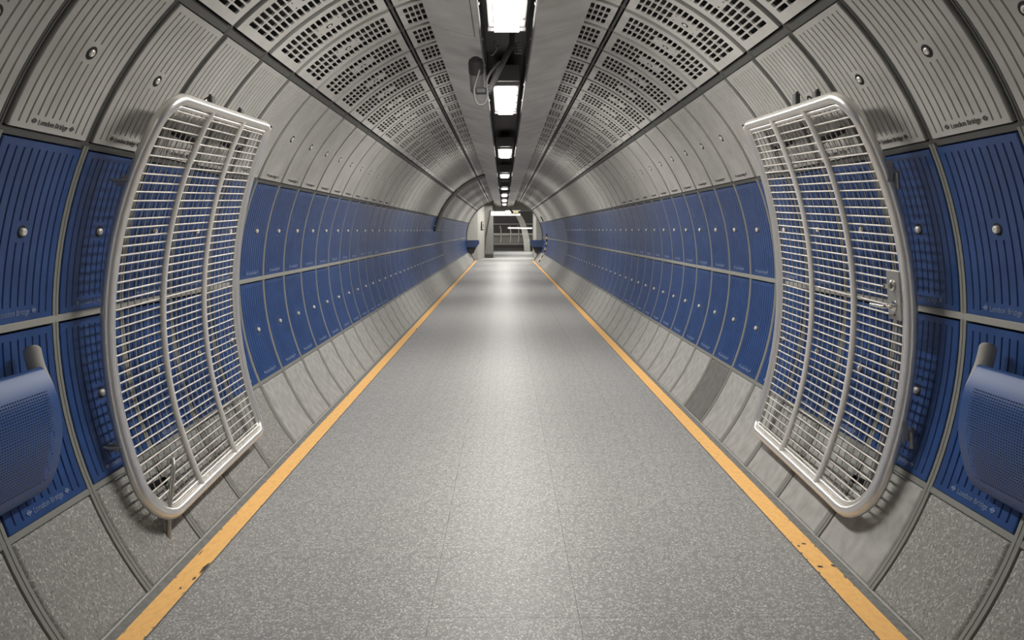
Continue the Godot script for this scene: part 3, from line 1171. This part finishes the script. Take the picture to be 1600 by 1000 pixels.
# ---------------------------------------------------------------- perch seats
func build_perch(side: float) -> void:
	var left := side < 0
	var t := thing("perch_seat", "blue perforated perch seat on a grey bracket, cut by the %s edge of the picture" % ("left" if left else "right"), "perch seat", Vector3(side * 1.93, 0.61, -2.3), "perch seats on the walls")
	var prof := [Vector2(2.03, 1.105), Vector2(2.0, 1.117), Vector2(1.978, 1.112), Vector2(1.923, 1.008), Vector2(1.902, 0.89), Vector2(1.902, 0.80), Vector2(1.928, 0.67), Vector2(1.953, 0.612), Vector2(1.975, 0.598), Vector2(2.0, 0.602)]
	# smooth the profile
	var cv := Curve2D.new()
	for i in prof.size():
		var tg := Vector2.ZERO
		if i > 0 and i < prof.size() - 1:
			tg = (prof[i + 1] - prof[i - 1]) / 6.0
		cv.add_point(prof[i], -tg, tg)
	var L := cv.get_baked_length()
	var P := func(s: float, d: float) -> Vector3:
		var q := cv.sample_baked(s, true)
		return Vector3(side * q.x, q.y, -d)
	var N := func(s: float) -> Vector3:
		var a := cv.sample_baked(maxf(s - 0.004, 0.0), true)
		var c := cv.sample_baked(minf(s + 0.004, L), true)
		var e := (c - a).normalized()
		return Vector3(side * e.y, -e.x, 0).normalized()
	var b := MB.new()
	var s0 := 0.145      # pierced field
	var s1 := L - 0.105
	var e_near := 1.25
	var e_far := 3.13
	var f0 := 1.31
	var f1 := 3.075
	var end_d := func(s: float) -> float:   # rounded lower corner of the free end
		var k := maxf(s - (L - 0.16), 0.0) / 0.16
		return e_far - 0.05 * k * k
	var band := func(a: float, c: float, d0: float, steps: int, d1: float) -> void:
		for i in steps:
			var sa := lerpf(a, c, float(i) / steps)
			var sc := lerpf(a, c, float(i + 1) / steps)
			var da: float = end_d.call(sa) if d1 > 3.1 else d1
			var dc: float = end_d.call(sc) if d1 > 3.1 else d1
			b.quad(P.call(sa, d0), P.call(sa, da), P.call(sc, dc), P.call(sc, d0), N.call(sa), N.call(sa), N.call(sc), N.call(sc))
	band.call(0.0, s0, e_near, 10, e_far)
	band.call(s1, L, e_near, 10, e_far)
	band.call(s0, s1, e_near, 20, f0)
	band.call(s0, s1, f1, 20, e_far)
	var rows := 33
	var cols := 118
	var ps := (s1 - s0) / rows
	var pd := (f1 - f0) / cols
	for r in rows:
		var a := s0 + r * ps
		var c := a + ps
		var ha := a + ps * 0.30
		var hc := a + ps * 0.72
		var na: Vector3 = N.call(a)
		var nc: Vector3 = N.call(c)
		b.quad(P.call(a, f0), P.call(a, f1), P.call(ha, f1), P.call(ha, f0), na, na, na, na)
		b.quad(P.call(hc, f0), P.call(hc, f1), P.call(c, f1), P.call(c, f0), nc, nc, nc, nc)
		for k in cols:
			var d0 := f0 + k * pd
			b.quad(P.call(ha, d0), P.call(ha, d0 + pd * 0.4), P.call(hc, d0 + pd * 0.4), P.call(hc, d0), na, na, nc, nc)
	# free end folded back, and a dark lining sheet behind the slots
	for i in 24:
		var sa := L * i / 24.0
		var sc := L * (i + 1) / 24.0
		var pa: Vector3 = P.call(sa, end_d.call(sa))
		var pc: Vector3 = P.call(sc, end_d.call(sc))
		b.flat(pa, pc, pc - N.call(sc) * 0.018, pa - N.call(sa) * 0.018, Vector3(0, 0, -1))
	part("perforated_sheet", b.mesh(M.seat), t)
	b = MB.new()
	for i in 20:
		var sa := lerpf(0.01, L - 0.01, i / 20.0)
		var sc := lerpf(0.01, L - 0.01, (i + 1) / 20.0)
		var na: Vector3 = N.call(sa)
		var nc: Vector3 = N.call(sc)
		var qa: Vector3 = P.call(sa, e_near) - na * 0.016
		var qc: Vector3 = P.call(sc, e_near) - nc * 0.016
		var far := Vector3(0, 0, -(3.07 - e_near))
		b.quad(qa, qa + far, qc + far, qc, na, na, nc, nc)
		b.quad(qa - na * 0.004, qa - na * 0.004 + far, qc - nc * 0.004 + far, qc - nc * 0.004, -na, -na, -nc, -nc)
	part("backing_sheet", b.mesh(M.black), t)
	for d in [3.17, 1.7]:
		b = MB.new()
		var path := []
		var bc := Curve2D.new()
		for q in [[Vector2(2.058, 1.205), Vector2(-0.002, -0.03)], [Vector2(2.035, 1.11), Vector2(-0.012, -0.04)], [Vector2(1.985, 0.98), Vector2(-0.015, -0.06)], [Vector2(1.968, 0.84), Vector2(0.0, -0.04)]]:
			bc.add_point(q[0], -q[1], q[1])
		var radii := []
		for i in 40:
			var f := i / 39.0
			var q := bc.sample_baked(bc.get_baked_length() * f * f, true)
			path.append(Vector3(side * q.x, q.y, -d))
			var e := 1.0 - minf(bc.get_baked_length() * f * f / 0.035, 1.0)
			radii.append(0.034 * sqrt(maxf(1.0 - e * e, 0.002)))
		b.tube(path, 0.034, 14, false, 1.0, radii)
		b.tube([Vector3(side * 2.0, 0.99, -d), Vector3(side * 2.118, 1.0, -d)], 0.024, 10)
		part("bracket", b.mesh(M.pod), t)


func build_far_perch(side: float) -> void:
	var left := side < 0
	var t := thing("perch_seat", "small blue wall seat at the far end of the tunnel, on the %s" % ("left" if left else "right"), "perch seat", Vector3(side * 1.7, 0.4, -40.3), "perch seats on the walls")
	var b := MB.new()
	b.prism([Vector2(2.12, 1.15), Vector2(1.40, 1.15), Vector2(1.38, 0.98), Vector2(1.52, 0.77), Vector2(2.10, 0.77)], Vector3(side, 0, 0), Vector3(0, 1, 0), Vector3(0, 0, -40.0), Vector3(0, 0, -40.7))
	part("seat", b.mesh(M.seat_far), t)
	b = MB.new()
	b.prism([Vector2(2.06, 0.77), Vector2(1.54, 0.77), Vector2(1.68, 0.45), Vector2(1.80, 0.38), Vector2(1.96, 0.46)], Vector3(side, 0, 0), Vector3(0, 1, 0), Vector3(0, 0, -40.2), Vector3(0, 0, -40.5))
	part("bracket", b.mesh(M.dark), t)


# ---------------------------------------------------------------- fittings along the tunnel
func build_cctv() -> void:
	var t := thing("security_camera", "grey security camera hanging from the ceiling trough on a slanted arm with a looped cable", "security camera", Vector3(-0.2, 3.0, -6.5))
	var b := MB.new()
	# casing: a capped cylinder tipped down towards the viewer
	var c := Vector3(-0.264, 3.065, -6.5)
	var ax := Vector3(0.03, -0.80, -0.60).normalized()
	b.lathe(c - ax * 0.16, ax, [Vector2(0.0, 0.0), Vector2(0.03, 0.0), Vector2(0.058, 0.02), Vector2(0.066, 0.05), Vector2(0.066, 0.14)], 20)
	part("hood", b.mesh(M.dark), t)
	b = MB.new()
	b.lathe(c - ax * 0.02, ax, [Vector2(0.0, 0.0), Vector2(0.062, 0.0), Vector2(0.062, 0.17), Vector2(0.05, 0.19), Vector2(0.0, 0.19)], 20)
	part("casing", b.mesh(M.cable), t)
	b = MB.new()
	b.tube([Vector3(0.055, 3.50, -6.75), Vector3(0.05, 3.38, -6.72), Vector3(-0.06, 3.14, -6.6), Vector3(-0.155, 2.915, -6.48)], 0.027, 10)
	part("arm", b.mesh(M.housing), t)
	b = MB.new()
	b.box(Vector3(-0.20, 2.92, -6.5), Vector3(0.14, 0.05, 0.07), 0.008)
	b.box(Vector3(0.055, 3.545, -6.75), Vector3(0.09, 0.06, 0.09), 0.006)
	part("bracket", b.mesh(M.dark), t)
	b = MB.new()
	var cv := Curve3D.new()
	for q in [[Vector3(-0.235, 3.10, -6.42), Vector3(0.0, -0.05, 0.0)], [Vector3(-0.280, 2.91, -6.42), Vector3(0.0, -0.06, 0.0)], [Vector3(-0.222, 2.785, -6.42), Vector3(0.048, 0.0, 0.0)], [Vector3(-0.165, 2.90, -6.42), Vector3(0.0, 0.06, 0.0)], [Vector3(-0.165, 3.02, -6.45), Vector3(0.02, 0.06, 0.0)], [Vector3(-0.06, 3.20, -6.58), Vector3(0.04, 0.06, -0.02)]]:
		cv.add_point(q[0], -q[1], q[1])
	var path := []
	cv.bake_interval = 0.01
	for i in 110:
		path.append(cv.sample_baked(cv.get_baked_length() * i / 109.0, true))
	b.tube(path, 0.0115, 8)
	part("cable", b.mesh(M.cable), t)


func build_fittings() -> void:
	# half-hoop of conduit on the left wall
	var b := MB.new()
	var path := []
	for i in 40:
		path.append(cyl(-1.0, lerpf(0.17, 1.29, i / 39.0), R - 0.06, 21.7))
	b.tube(path, 0.058, 10)
	var t := thing("arched_conduit", "dark grey half-hoop of conduit curving up the left wall to the ceiling trough", "conduit", cyl(-1.0, 0.17, R - 0.045, 21.7))
	part("pipe", b.mesh(M.rail_dark), t)
	for i in 4:
		var th := 0.25 + 0.3 * i
		b = MB.new()
		b.box(cyl(-1.0, th, R - 0.02, 21.7), Vector3(0.05, 0.03, 0.14), 0.004, Basis(er(-1.0, th), et(-1.0, th), Vector3(0, 0, 1)))
		part("clip", b.mesh(M.joint), t)
	# hazard strip on the right wall
	t = thing("hazard_strip", "thin yellow and black striped strip bent down the far right wall", "hazard strip", cyl(1.0, -0.6, R - 0.02, 37.0))
	var n := 12
	for i in n:
		b = MB.new()
		var a0 := lerpf(-0.62, 0.16, float(i) / n)
		var a1 := lerpf(-0.62, 0.16, float(i + 1) / n)
		if i == n - 1:
			break
		b.tube([cyl(1.0, a0, R - 0.02, 37.0), cyl(1.0, (a0 + a1) / 2, R - 0.02, 37.0), cyl(1.0, a1, R - 0.02, 37.0)], 0.028, 6)
		part("stripe", b.mesh(M.black if i % 2 == 0 else M.yellow), t)
	b = MB.new()
	b.tube([cyl(1.0, 0.40, R - 0.02, 37.0), cyl(1.0, 0.47, R - 0.02, 37.0), cyl(1.0, 0.53, R - 0.02, 37.0)], 0.035, 6)
	part("cap", b.mesh(M.black), t)


# ---------------------------------------------------------------- the far end
func build_end() -> void:
	var b := MB.new()
	# ring that finishes the lining
	var e := structure("trim_4")
	for s in [-1.0, 1.0]:
		b = MB.new()
		var st := 20
		for i in st:
			var a := lerpf(-0.66, 1.30, float(i) / st)
			var c := lerpf(-0.66, 1.30, float(i + 1) / st)
			b.quad(cyl(s, a, R - 0.03, 41.2), cyl(s, c, R - 0.03, 41.2), cyl(s, c, R - 0.03, 41.6), cyl(s, a, R - 0.03, 41.6), -er(s, a), -er(s, c), -er(s, c), -er(s, a))
			b.flat(cyl(s, a, R - 0.03, 41.2), cyl(s, c, R - 0.03, 41.2), cyl(s, c, R + 0.06, 41.2), cyl(s, a, R + 0.06, 41.2), Vector3(0, 0, 1))
		part("end_ring", b.mesh(M.rail_dark), e)
	# chamber beyond: white side walls, lintel, floor
	var w := structure("wall_end")
	b = MB.new()
	b.prism([Vector2(-2.6, -41.5), Vector2(-2.12, -41.5), Vector2(-1.55, -42.5), Vector2(-1.22, -45.3), Vector2(-1.6, -45.6), Vector2(-2.6, -45.6)], Vector3(1, 0, 0), Vector3(0, 0, 1), Vector3(0, 0, 0), Vector3(0, 3.6, 0))
	part("side_wall", b.mesh(M.white), w)
	b = MB.new()   # jamb whose edge leans with the arch
	b.prism([Vector2(-1.24, 0.0), Vector2(-0.69, 0.0), Vector2(-0.69, 2.9), Vector2(-0.66, 2.95), Vector2(-0.80, 2.95), Vector2(-0.95, 2.2), Vector2(-1.12, 1.3)], Vector3(1, 0, 0), Vector3(0, 1, 0), Vector3(0, 0, -45.4), Vector3(0, 0, -46.6))
	part("jamb", b.mesh(M.housing), w)
	b = MB.new()
	b.box(Vector3(-0.95, 0.12, -45.36), Vector3(0.50, 0.22, 0.08), 0.01)
	part("plinth", b.mesh(M.dark), w)
	b = MB.new()
	b.box(Vector3(-1.7, 1.6, -45.9), Vector3(1.9, 3.2, 0.5))
	part("side_wall", b.mesh(M.white), w)
	b = MB.new()
	b.box(Vector3(2.25, 1.75, -44.0), Vector3(0.94, 3.5, 5.0), 0.03)
	part("side_wall", b.mesh(M.white), w)
	b = MB.new()
	b.box(Vector3(0, 3.36, -49.2), Vector3(6.0, 0.8, 0.5), 0.01)
	part("lintel", b.mesh(M.pod), w)
	b = MB.new()
	b.box(Vector3(-2.5, 1.9, -54.0), Vector3(0.2, 4.2, 16.0))
	b.box(Vector3(4.6, 1.9, -54.0), Vector3(0.2, 4.2, 16.0))
	b.box(Vector3(1.0, 4.1, -52.0), Vector3(7.4, 0.2, 21.0))
	part("chamber_wall", b.mesh(M.soffit), w)
	b = MB.new()
	b.box(Vector3(1.0, -0.11, -52.4), Vector3(7.6, 0.2, 19.4))
	part("chamber_floor", b.mesh(M.floor_far), w)
	b = MB.new()
	b.box(Vector3(1.0, 2.0, -61.6), Vector3(7.4, 4.4, 0.3))
	part("back_wall", b.mesh(M.back), w)
	# behind the viewpoint: a plain closing wall
	var back := structure("wall_back")
	b = MB.new()
	b.box(Vector3(0, 1.8, 7.1), Vector3(5.0, 4.4, 0.2))
	part("closing_wall", b.mesh(M.soffit), back)
	# balustrade seen through the opening
	var t := thing("balustrade", "pale balustrade of rails and bent posts seen through the far opening", "balustrade", Vector3(0, 0, -60.8))
	for r in [[0.55, 0.07, M.pale], [1.36, 0.17, M.pale], [2.2, 0.06, M.pale]]:
		b = MB.new()
		b.box(Vector3(0.8, r[0], -60.9), Vector3(6.6, r[1], 0.08), 0.01)
		part("rail", b.mesh(r[2]), t)
	b = MB.new()
	b.box(Vector3(0.8, 0.95, -61.2), Vector3(6.6, 0.68, 0.05), 0.01)
	part("lower_panel", b.mesh(M.pod), t)
	for x in [-0.30, 0.50, 1.17, 1.85]:
		b = MB.new()
		b.tube([Vector3(x - 0.06, 2.05, -60.75), Vector3(x, 1.8, -60.75), Vector3(x + 0.03, 1.4, -60.75), Vector3(x + 0.01, 1.0, -60.75), Vector3(x - 0.02, 0.68, -60.75)], 0.05, 8)
		part("post", b.mesh(M.pale), t)
	b = MB.new()
	b.prism([Vector2(0.78, 3.1), Vector2(1.22, 3.1), Vector2(1.62, 2.4), Vector2(1.86, 1.6), Vector2(2.02, 0.9), Vector2(2.06, 0.0), Vector2(1.58, 0.0), Vector2(1.52, 0.9), Vector2(1.38, 1.6), Vector2(1.18, 2.3)], Vector3(1, 0, 0), Vector3(0, 1, 0), Vector3(0, 0, -58.6), Vector3(0, 0, -59.0))
	t = thing("arch_rib", "pale curved rib standing behind the far opening", "rib", Vector3(1.8, 0, -58.8))
	part("rib", b.mesh(M.pod), t)
	# fluorescent tube in the chamber
	t = thing("strip_light", "long thin fluorescent strip light glowing beyond the far opening", "strip light", Vector3(1.25, 1.87, -57.5), "")
	b = MB.new()
	b.tube([Vector3(0.28, 1.86, -57.5), Vector3(2.16, 1.84, -57.5)], 0.024, 10)
	part("tube", b.mesh(M.glow), t)
	b = MB.new()
	b.box(Vector3(1.22, 1.93, -57.5), Vector3(1.95, 0.05, 0.07), 0.005)
	part("batten", b.mesh(M.housing), t)
	for x in [0.5, 1.95]:
		b = MB.new()
		b.tube([Vector3(x, 1.95, -57.5), Vector3(x, 4.02, -57.5)], 0.008, 5)
		part("hanger", b.mesh(M.dark), t)
	var l := AreaLight3D.new()
	l.name = "light"
	l.area_size = Vector2(1.8, 0.08)
	l.area_normalize_energy = true
	l.light_energy = 1.5
	l.shadow_enabled = true
	l.area_range = 60.0
	l.rotation = Vector3(-PI / 2, 0, 0)
	l.position = Vector3(0, -0.06, 0)
	t.add_child(l)
	# the chamber's own ceiling light
	t = thing("chamber_light", "ceiling light above the bright floor beyond the far opening", "ceiling light", Vector3(0.8, 3.95, -54.5))
	b = MB.new()
	b.box(Vector3(0.8, 3.97, -54.5), Vector3(2.4, 0.06, 0.4), 0.006)
	part("diffuser", b.mesh(M.glow), t)
	l = AreaLight3D.new()
	l.name = "light"
	l.area_size = Vector2(2.4, 0.4)
	l.area_normalize_energy = true
	l.light_energy = 7.0
	l.shadow_enabled = true
	l.area_range = 60.0
	l.rotation = Vector3(-PI / 2, 0, 0)
	l.position = Vector3(0, -0.05, 0)
	t.add_child(l)
	# hanging sign with the train indicator set into it
	t = thing("hanging_sign", "white illuminated hanging sign across the far end of the tunnel", "sign", Vector3(0.06, 2.5, -40.9))
	var zs := -40.9
	b = MB.new()
	b.box(Vector3(0.06, 2.62, zs), Vector3(1.64, 0.25, 0.12), 0.01)
	b.box(Vector3(0.20, 2.76, zs), Vector3(0.30, 0.07, 0.12), 0.01)
	b.box(Vector3(0.66, 2.765, zs), Vector3(0.44, 0.05, 0.12), 0.01)
	part("light_box", b.mesh(M.sign_glow), t)
	for i in 7:      # the row of words too far off to read
		b = MB.new()
		b.box(Vector3(0.07 + 0.095 * i, 2.575, zs + 0.062), Vector3(0.055 if i % 3 else 0.075, 0.026, 0.004))
		part("word", b.mesh(M.joint), t)
	for x in [-0.5, 0.6]:
		b = MB.new()
		b.tube([Vector3(x, 2.74, zs), Vector3(x, 3.27, zs)], 0.012, 6)
		part("hanger", b.mesh(M.dark), t)
	t = thing("train_indicator", "small dark display with yellow dot text at the right end of the hanging sign", "display", Vector3(0.63, 2.68, -40.82))
	b = MB.new()
	b.box(Vector3(0.63, 2.685, -40.80), Vector3(0.50, 0.13, 0.06), 0.006)
	b.tube([Vector3(0.30, 2.90, -40.8), Vector3(0.36, 2.76, -40.8), Vector3(0.42, 2.70, -40.8)], 0.035, 6)
	part("casing", b.mesh(M.black), t)
	for q in [[0.565, 0.13], [0.70, 0.12]]:
		b = MB.new()
		b.box(Vector3(q[0], 2.69, -40.768), Vector3(q[1], 0.055, 0.004))
		part("lit_text", b.mesh(M.amber), t)
	# framed notice on the white wall
	t = thing("framed_notice", "small dark framed notice on the white wall left of the far opening", "notice", Vector3(-1.18, 1.8, -44.0))
	var bs := Basis(Vector3(0, 1, 0), 1.45)
	b = MB.new()
	b.box(Vector3(-1.30, 1.97, -44.2), Vector3(0.9, 0.47, 0.04), 0.006, bs)
	part("frame", b.mesh(M.black), t)
	b = MB.new()
	b.box(Vector3(-1.275, 1.97, -44.2), Vector3(0.8, 0.40, 0.02), 0.0, bs)
	part("sheet", b.mesh(M.white), t)
	b = MB.new()
	b.box(Vector3(-1.262, 1.97, -44.2), Vector3(0.5, 0.26, 0.01), 0.0, bs)
	part("picture", b.mesh(M.housing), t)


# ----------------------------------------------------------------
func _ready() -> void:
	rng.seed = 12
	var cam := Camera3D.new()
	cam.name = "camera"
	cam.projection = Camera3D.PROJECTION_FRUSTUM
	cam.near = 0.1
	cam.far = 200.0
	cam.size = 1000.0 / 1153.0 * 0.1
	cam.frustum_offset = Vector2(12.45, -140.35) / 1153.0 * 0.1
	cam.position = Vector3(-0.0245, 1.695, 0.0)
	cam.rotation = Vector3(0, 0, -0.0026)
	add_child(cam)
	var env := Environment.new()
	env.background_mode = Environment.BG_COLOR
	env.background_color = Color(0.02, 0.02, 0.02)
	env.tonemap_mode = Environment.TONE_MAPPER_LINEAR
	env.tonemap_exposure = 1.85
	env.sdfgi_enabled = true
	env.ssao_enabled = true
	env.ssil_enabled = true
	var we := WorldEnvironment.new()
	we.name = "environment"
	we.environment = env
	add_child(we)
	LIGHT = 5.0
	make_materials()
	build_lining()
	build_floor()
	build_trough()
	build_end()
	build_gate(-1.0)
	build_gate(1.0)
	build_perch(-1.0)
	build_perch(1.0)
	build_far_perch(-1.0)
	build_far_perch(1.0)
	build_lights()
	build_fittings()
	build_cctv()
